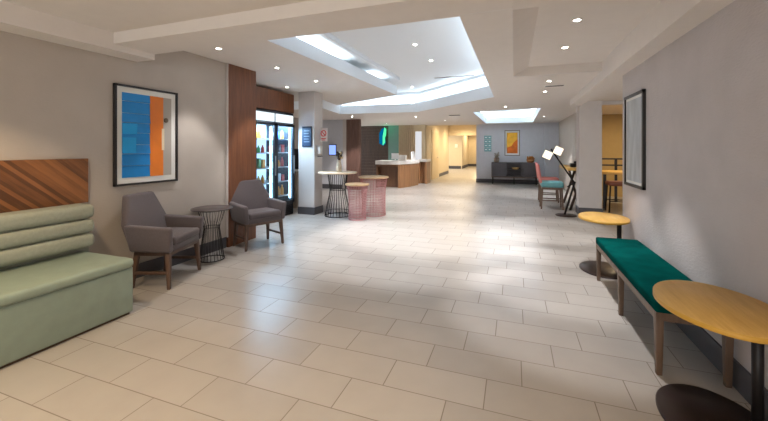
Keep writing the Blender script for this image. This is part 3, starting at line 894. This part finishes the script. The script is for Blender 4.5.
# lit green emblem on the dark wall
t = thing('lit_emblem', 'glowing green and blue wavy emblem on the dark reception wall', 'sign', (-5.58, 15.22, 1.98))
m = MB(); m.prism([(-0.16, -0.30), (0.02, -0.40), (0.14, -0.30), (0.10, 0.0), (0.16, 0.2), (0.10, 0.42), (-0.04, 0.36), (-0.16, 0.16)], 0, 0.05, M=Matrix.Rotation(R(90), 4, 'X')); m.build('back_glow', emis('blue_glow', (0.0, 0.12, 0.28), 0.6), t)
m = MB(); m.prism([(0.02, -0.38), (0.12, -0.26), (0.12, -0.06), (0.17, 0.1), (0.18, 0.34), (0.10, 0.42), (0.06, 0.2), (0.02, 0.02)], 0.05, 0.08, M=Matrix.Rotation(R(90), 4, 'X')); m.build('green_shape', emis('green_glow', (0.10, 0.95, 0.38), 0.7), t)
ld = bpy.data.lights.new('emblem_glow', 'POINT'); ld.energy = 2.2; ld.color = (0.1, 1.0, 0.5); ld.shadow_soft_size = 0.2
lo = bpy.data.objects.new('emblem_glow', ld); C.objects.link(lo); lo.parent = t; lo.location = (0.3, -0.35, 0.45)

# ------------------------------------------------------------ far wall
t = thing('console_cabinet', 'long dark console cabinet under the orange picture on the far wall', 'cabinet', (0.0, 15.56, 0))
m = MB(); m.box((-0.87, -0.22, 0.84), (0.87, 0.22, 0.88)); m.box((-0.87, -0.22, 0.30), (0.87, 0.22, 0.34)); m.box((-0.87, -0.22, 0.34), (-0.83, 0.22, 0.84)); m.box((0.83, -0.22, 0.34), (0.87, 0.22, 0.84)); m.box((-0.87, 0.2, 0.34), (0.87, 0.22, 0.84))
m.box((-0.30, -0.2, 0.34), (-0.27, 0.2, 0.84)); m.box((0.27, -0.2, 0.34), (0.30, 0.2, 0.84)); m.build('body', CHARC, t)
for a, b in ((-0.83, -0.30), (0.30, 0.83)):
    m = MB(); m.box((a + 0.004, -0.235, 0.345), (b - 0.004, -0.215, 0.835), 0, 0.004); dd = m.build('door', CHARC, t)
    xx = b - 0.04 if a < 0 else a + 0.04
    m = MB(); m.tube([(xx, -0.25, 0.52), (xx, -0.25, 0.66)], 0.007); m.build('door_handle', BLACK, dd)
m = MB(); m.box((-0.27, -0.2, 0.57), (0.27, 0.2, 0.585)); m.build('shelf', CHARC, t)
m = MB(); m.box((-0.87, -0.225, 0.27), (0.87, -0.2, 0.30)); m.build('base_rail', LEGWOOD, t)
for x in (-0.83, 0.0, 0.83):
    for y in (-0.19, 0.18):
        m = MB(); m.box((x - 0.02, y - 0.02, 0), (x + 0.02, y + 0.02, 0.30)); m.build('leg', BLACK, t)
t = thing('planter', 'grey brown pot with twiggy plant on left end of the console cabinet', 'planter', (-0.68, 15.52, 0.88))
m = MB(); m.lathe([(0.08, 0), (0.11, 0.05), (0.115, 0.15), (0.10, 0.2), (0.085, 0.2), (0.08, 0.17)], 24); m.build('pot', mat('pot_brown', srgb(128, 110, 94), 0.6, noise=0.2, nscale=20), t)
random.seed(5); m = MB(); m2 = MB()
for k in range(14):
    a = random.uniform(0, 6.28); rr = random.uniform(0.02, 0.13); h = random.uniform(0.26, 0.5 - rr)
    m.tube([(0, 0, 0.16), (rr * .4 * math.cos(a), rr * .4 * math.sin(a), 0.16 + (h - .16) * .6), (rr * math.cos(a), rr * math.sin(a), h)], 0.004, 5)
    for q in range(3):
        f = 0.5 + 0.25 * q
        m2.sphere((rr * f * math.cos(a), rr * f * math.sin(a), 0.16 + (h - 0.16) * f), 0.018, (1.5, 1, .7), 0, 8, 5)
m.build('stems', mat('twig', srgb(110, 96, 80), 0.8), t); m2.build('leaves', mat('grey_leaf', srgb(140, 130, 112), 0.8), t)
t = thing('flower_basket', 'orange brown basket of dried foliage on right end of the console cabinet', 'basket', (0.62, 15.52, 0.88))
m = MB(); m.lathe([(0.08, 0), (0.13, 0.03), (0.15, 0.10), (0.14, 0.15), (0.12, 0.15), (0.11, 0.10)], 24); m.build('basket', mat('rust_basket', srgb(150, 96, 52), 0.7, noise=0.2, nscale=30), t)
m = MB()
for k in range(34):
    a = random.uniform(0, 6.28); rr = random.uniform(0, 0.15)
    m.sphere((rr * math.cos(a), rr * math.sin(a), 0.16 + random.uniform(0, 0.07)), random.uniform(0.022, 0.034), (1, 1, 0.9), 0, 8, 6)
m.build('foliage', mat('orange_foliage', srgb(186, 124, 58), 0.8, noise=0.3, nscale=20), t)
o = MB().lathe([(0.05, 0), (0.11, 0.03), (0.15, 0.09), (0.14, 0.095), (0.10, 0.045), (0.03, 0.02)], 28).build('bowl', mat('straw_bowl', srgb(190, 158, 104), 0.6, noise=0.15, nscale=20))
o.location = (0.06, 15.46, 0.588); tag(o, 'straw coloured bowl in the open middle shelf of the console cabinet', 'bowl')

t = thing('framed_picture', 'orange and yellow framed picture above the console cabinet', 'picture', (-0.07, 15.8, 1.68))
w2, h2 = 0.30, 0.53
m = MB()
for (a, b) in (((-w2, -h2), (w2, -h2 + .03)), ((-w2, h2 - .03), (w2, h2)), ((-w2, -h2), (-w2 + .03, h2)), ((w2 - .03, -h2), (w2, h2))):
    m.box((a[0], -0.035, a[1]), (b[0], 0, b[1]))
m.build('frame', mat('grey_frame', srgb(120, 108, 96), 0.5), t)
m = MB(); m.box((-w2 + .03, -0.015, -h2 + .03), (w2 - .03, -0.005, h2 - .03)); m.build('mat_board', MATB, t)
m = MB()
m.box((-0.21, -0.02, -0.43), (0.21, -0.015, 0.43), 0)
m.prism([(-0.21, -0.43), (0.21, -0.43), (0.21, 0.16), (0.06, 0.02), (-0.02, -0.12), (-0.21, -0.2)], 0.02, 0.024, 1, M=Matrix.Rotation(R(90), 4, 'X'))
m.build('artwork', [mat('yellow_paint', srgb(238, 176, 44), 0.6, noise=0.18, nscale=6), mat('orange_paint', srgb(226, 112, 22), 0.6, noise=0.2, nscale=6)], t)

t = thing('direction_sign', 'white panel of small teal pictograms on the far wall by the hallway', 'sign', (-1.04, 15.8, 1.66))
m = MB(); m.box((-0.16, -0.012, -0.36), (0.16, 0, 0.36)); m.build('panel', mat('sign_panel', srgb(176, 186, 190), 0.5), t)
m = MB()
for i in range(4):
    for j in range(2):
        x0, zz = -0.145 + j * 0.15, 0.18 - i * 0.17
        m.box((x0, -0.018, zz), (x0 + 0.13, -0.012, zz + 0.14), 0)
        m.box((x0 + 0.03, -0.021, zz + 0.05), (x0 + 0.10, -0.018, zz + 0.10), 1)
m.build('pictograms', [mat('sign_teal', srgb(92, 160, 166), 0.5), mat('sign_light', srgb(232, 240, 240), 0.5)], t)

# ------------------------------------------------------------ right: bench and tables
BX0, BX1, BY0, BY1 = 0.848, 1.25, 2.735, 4.53
t = thing('upholstered_bench', 'long teal velvet bench with dark wooden legs against the right wall', 'bench', ((BX0 + BX1) / 2, (BY0 + BY1) / 2, 0))
hx, hy = (BX1 - BX0) / 2, (BY1 - BY0) / 2
m = MB(); m.box((-hx, -hy, 0.40), (hx, hy, 0.475), 0, 0.018, 4); m.build('cushion', TEAL, t)
m = MB(); m.box((-hx + 0.004, -hy + 0.004, 0.355), (hx - 0.004, -hy + 0.03, 0.405)); m.box((-hx + 0.004, hy - 0.03, 0.355), (hx - 0.004, hy - 0.004, 0.405)); m.box((-hx + 0.004, -hy + 0.03, 0.355), (-hx + 0.03, hy - 0.03, 0.405)); m.box((hx - 0.03, -hy + 0.03, 0.355), (hx - 0.004, hy - 0.03, 0.405))
m.build('rail', LEGWOOD, t)
for sx in (-1, 1):
    for yy in (-hy + 0.03, 0, hy - 0.03):
        m = MB(); x = sx * (hx - 0.026)
        m.hexa([(x - .016, yy - .016, 0), (x + .016, yy - .016, 0), (x + .016, yy + .016, 0), (x - .016, yy + .016, 0), (x - .023, yy - .025, .40), (x + .023, yy - .025, .40), (x + .023, yy + .025, .40), (x - .023, yy + .025, .40)], 0, 0.003)
        m.build('leg', LEGWOOD, t)

def cafe_table(label, x, y):
    t = thing('cafe_table', label, 'table', (x, y, 0))
    E_ = Matrix.Diagonal((0.26, 0.355, 1, 1)); E2 = Matrix.Diagonal((0.25, 0.32, 1, 1))
    m = MB(); m.lathe([(0.975, 0.605), (1.0, 0.608), (1.0, 0.632)], 64, 1, M=E_); m.lathe([(1.0, 0.632), (0.988, 0.636), (0.001, 0.6361)], 64, 0, cap=False, M=E_); m.build('tabletop', [OAK, OAKEDGE], t)
    m = MB(); m.lathe([(1, 0.0), (1, 0.012), (0.97, 0.018), (0.001, 0.019)], 56, cap=False, M=E2); m.build('base_plate', BRONZE, t)
    m = MB(); m.tube([(0.165, 0, 0.015), (0.165, 0, 0.60)], 0.024, 16); m.build('post', BLACK, t)
    m = MB(); m.box((0.08, -0.09, 0.592), (0.22, 0.09, 0.607)); m.build('top_bracket', BLACK, t)
    return t
ct = cafe_table('oak side table in front of the near end of the teal bench', 1.0, 2.36)
dup(ct, (1.0, 4.91, 0), 0, 'oak side table beyond the far end of the teal bench')

# floor lamp
t = thing('floor_lamp', 'slanting black floor lamp with two glowing square heads', 'lamp', (1.06, 8.62, 0))
m = MB(); m.lathe([(0.21, 0), (0.21, 0.012), (0.19, 0.022), (0.0005, 0.024)], 40, cap=False); m.build('base', BRONZE, t)
k = (0.05, 0.0, 0.78)
m = MB(); m.tube([(-0.03, 0, 0.02), (0.17, 0.0, 0.74)], 0.022, 10); m.build('lower_pole', BLACK, t)
m = MB(); m.tube([(0.17, 0.0, 0.70), (-0.30, 0.0, 1.44)], 0.017, 10); m.tube([(0.02, 0, 0.62), (0.17, 0, 0.72)], 0.015, 8); m.build('upper_pole', BLACK, t)
for (px, pz) in ((-0.37, 1.31), (-0.16, 1.40)):
    M_ = Matrix.Translation((px, -0.02, pz)) @ Matrix.Rotation(R(25), 4, 'Y')
    m = MB(); m.box((-0.09, -0.025, -0.09), (0.09, 0.015, 0.09), 0, 0.008, M=M_); hd = m.build('lamp_head', BLACK, t)
    m = MB(); m.box((-0.083, -0.032, -0.083), (0.083, -0.025, 0.083), 0, M=M_); m.build('light_panel', LAMP_ON, hd)

# counter stools
def stool(label, x, y, rz, seat_m, back_m):
    t = thing('counter_stool', label, 'stool', (x, y, 0), rz)
    m = MB(); m.box((-0.24, -0.23, 0.52), (0.25, 0.23, 0.66), 0, 0.04, 4); m.build('seat', seat_m, t)
    m = MB(); m.hexa([(-0.27, -0.22, 0.62), (-0.21, -0.22, 0.62), (-0.21, 0.22, 0.62), (-0.27, 0.22, 0.62), (-0.33, -0.2, 1.07), (-0.28, -0.2, 1.07), (-0.28, 0.2, 1.07), (-0.33, 0.2, 1.07)], 0, 0.02, 3); m.build('backrest', back_m, t)
    m = MB(); m.box((-0.22, -0.21, 0.47), (0.23, 0.21, 0.52)); m.build('seat_frame', LEGWOOD, t)
    for sx in (-1, 1):
        for sy in (-1, 1):
            m = MB(); m.hexa([(sx * .235 - .016, sy * .20 - .016, 0), (sx * .235 + .016, sy * .20 - .016, 0), (sx * .235 + .016, sy * .20 + .016, 0), (sx * .235 - .016, sy * .20 + .016, 0),
                              (sx * .21 - .02, sy * .185 - .02, .5), (sx * .21 + .02, sy * .185 - .02, .5), (sx * .21 + .02, sy * .185 + .02, .5), (sx * .21 - .02, sy * .185 + .02, .5)]); m.build('leg', LEGWOOD, t)
    m = MB(); m.box((-0.22, -0.2, 0.2), (0.22, -0.18, 0.225)); m.box((-0.22, 0.18, 0.2), (0.22, 0.2, 0.225)); m.build('footrest', LEGWOOD, t)
    return t
AQUA = mat('aqua_vinyl', srgb(100, 160, 166), 0.5, noise=0.05)
CORAL = mat('coral_fabric', srgb(196, 118, 112), 0.7, noise=0.06)
stool('counter stool with aqua seat and coral back by the slanting lamp', 0.85, 9.55, 0, AQUA, CORAL)
stool('coral seated counter stool behind the aqua one', 0.88, 10.75, 0, CORAL, CORAL)

# communal table behind the lamp
t = thing('high_wooden_table', 'high wooden table with dark crossed legs behind the slanting lamp', 'table', (1.46, 10.0, 0))
m = MB(); m.box((-0.30, -0.8, 0.94), (0.18, 0.8, 1.0), 0, 0.006); m.build('tabletop', OAK, t)
for yy in (-0.6, 0.6):
    m = MB()
    m.tube([(-0.22, yy, 0.0), (0.07, yy, 0.94)], 0.03, 8); m.build('leg', DARKWOOD, t)
    m = MB(); m.tube([(0.13, yy, 0.0), (-0.1, yy, 0.94)], 0.03, 8); m.build('leg', DARKWOOD, t)
o = MB().box((-0.13, -0.1, 0), (0.13, 0.1, 0.09), 0, 0.015).box((-0.05, -0.03, 0.09), (0.05, 0.03, 0.14), 0, 0.01).build('desk_phone', BLACK)
o.location = (1.42, 9.8, 1.0); tag(o, 'small black desk phone on the high wooden table', 'phone')

# dining area glimpsed right of the column
t = thing('dining_table', 'wooden dining table glimpsed between right column and right wall', 'table', (2.5, 10.4, 0))
m = MB(); m.box((-0.5, -0.5, 0.83), (0.5, 0.5, 0.88), 0, 0.006); m.build('tabletop', OAK, t)
for sx in (-1, 1):
    for sy in (-1, 1):
        m = MB(); m.box((sx * .44 - .03, sy * .44 - .03, 0), (sx * .44 + .03, sy * .44 + .03, 0.83)); m.build('leg', BLACK, t)
t = thing('dining_stool', 'dark framed stool with brown seat before the dining table', 'stool', (2.22, 9.55, 0))
m = MB(); m.box((-0.2, -0.19, 0.6), (0.2, 0.19, 0.70), 0, 0.03, 3); m.build('seat', mat('brown_seat', srgb(126, 70, 50), 0.6), t)
for sx in (-1, 1):
    for sy in (-1, 1):
        m = MB(); m.tube([(sx * .19, sy * .18, 0), (sx * .16, sy * .15, 0.62)], 0.018, 8); m.build('leg', BLACK, t)
m = MB(); m.tube([(-0.18, -0.17, 0.25), (0.18, -0.17, 0.25)], 0.012, 8); m.tube([(-0.18, 0.17, 0.25), (0.18, 0.17, 0.25)], 0.012, 8); m.build('footrest', BLACK, t)
t = thing('railing', 'black metal rail in front of the ochre dining wall', 'railing', (3.2, 11.2, 0))
m = MB(); m.box((-1.2, -0.02, 1.15), (1.2, 0.02, 1.19)); m.build('rail', BLACK, t)
m = MB(); m.box((-1.2, -0.02, 0.98), (1.2, 0.02, 1.02)); m.build('rail', BLACK, t)
for x in (-1.15, -0.62, 0.0, 0.62, 1.15):
    m = MB(); m.box((x - 0.03, -0.02, 0), (x + 0.03, 0.02, 1.16)); m.build('post', BLACK, t)
ld = bpy.data.lights.new('dining_fill_beam', 'AREA'); ld.energy = 26; ld.size = 0.6; ld.color = (1, 0.8, 0.5)
t = thing('added_ceiling_lamp', 'added unseen round ceiling lamp brightening the dining area', 'lamp', (3.2, 10.6, ZR))  # lamp added out of view to brighten the dining corner
m = MB(); m.lathe([(0.3, 0), (0.3, -0.05), (0.28, -0.06), (0.0005, -0.061)], 32, cap=False); m.build('shade', emis('dining_glow', (1, 0.85, 0.6), 1.0), t)
lo = bpy.data.objects.new('dining_fill_beam', ld); C.objects.link(lo); lo.parent = t; lo.location = (0, 0, -0.1)
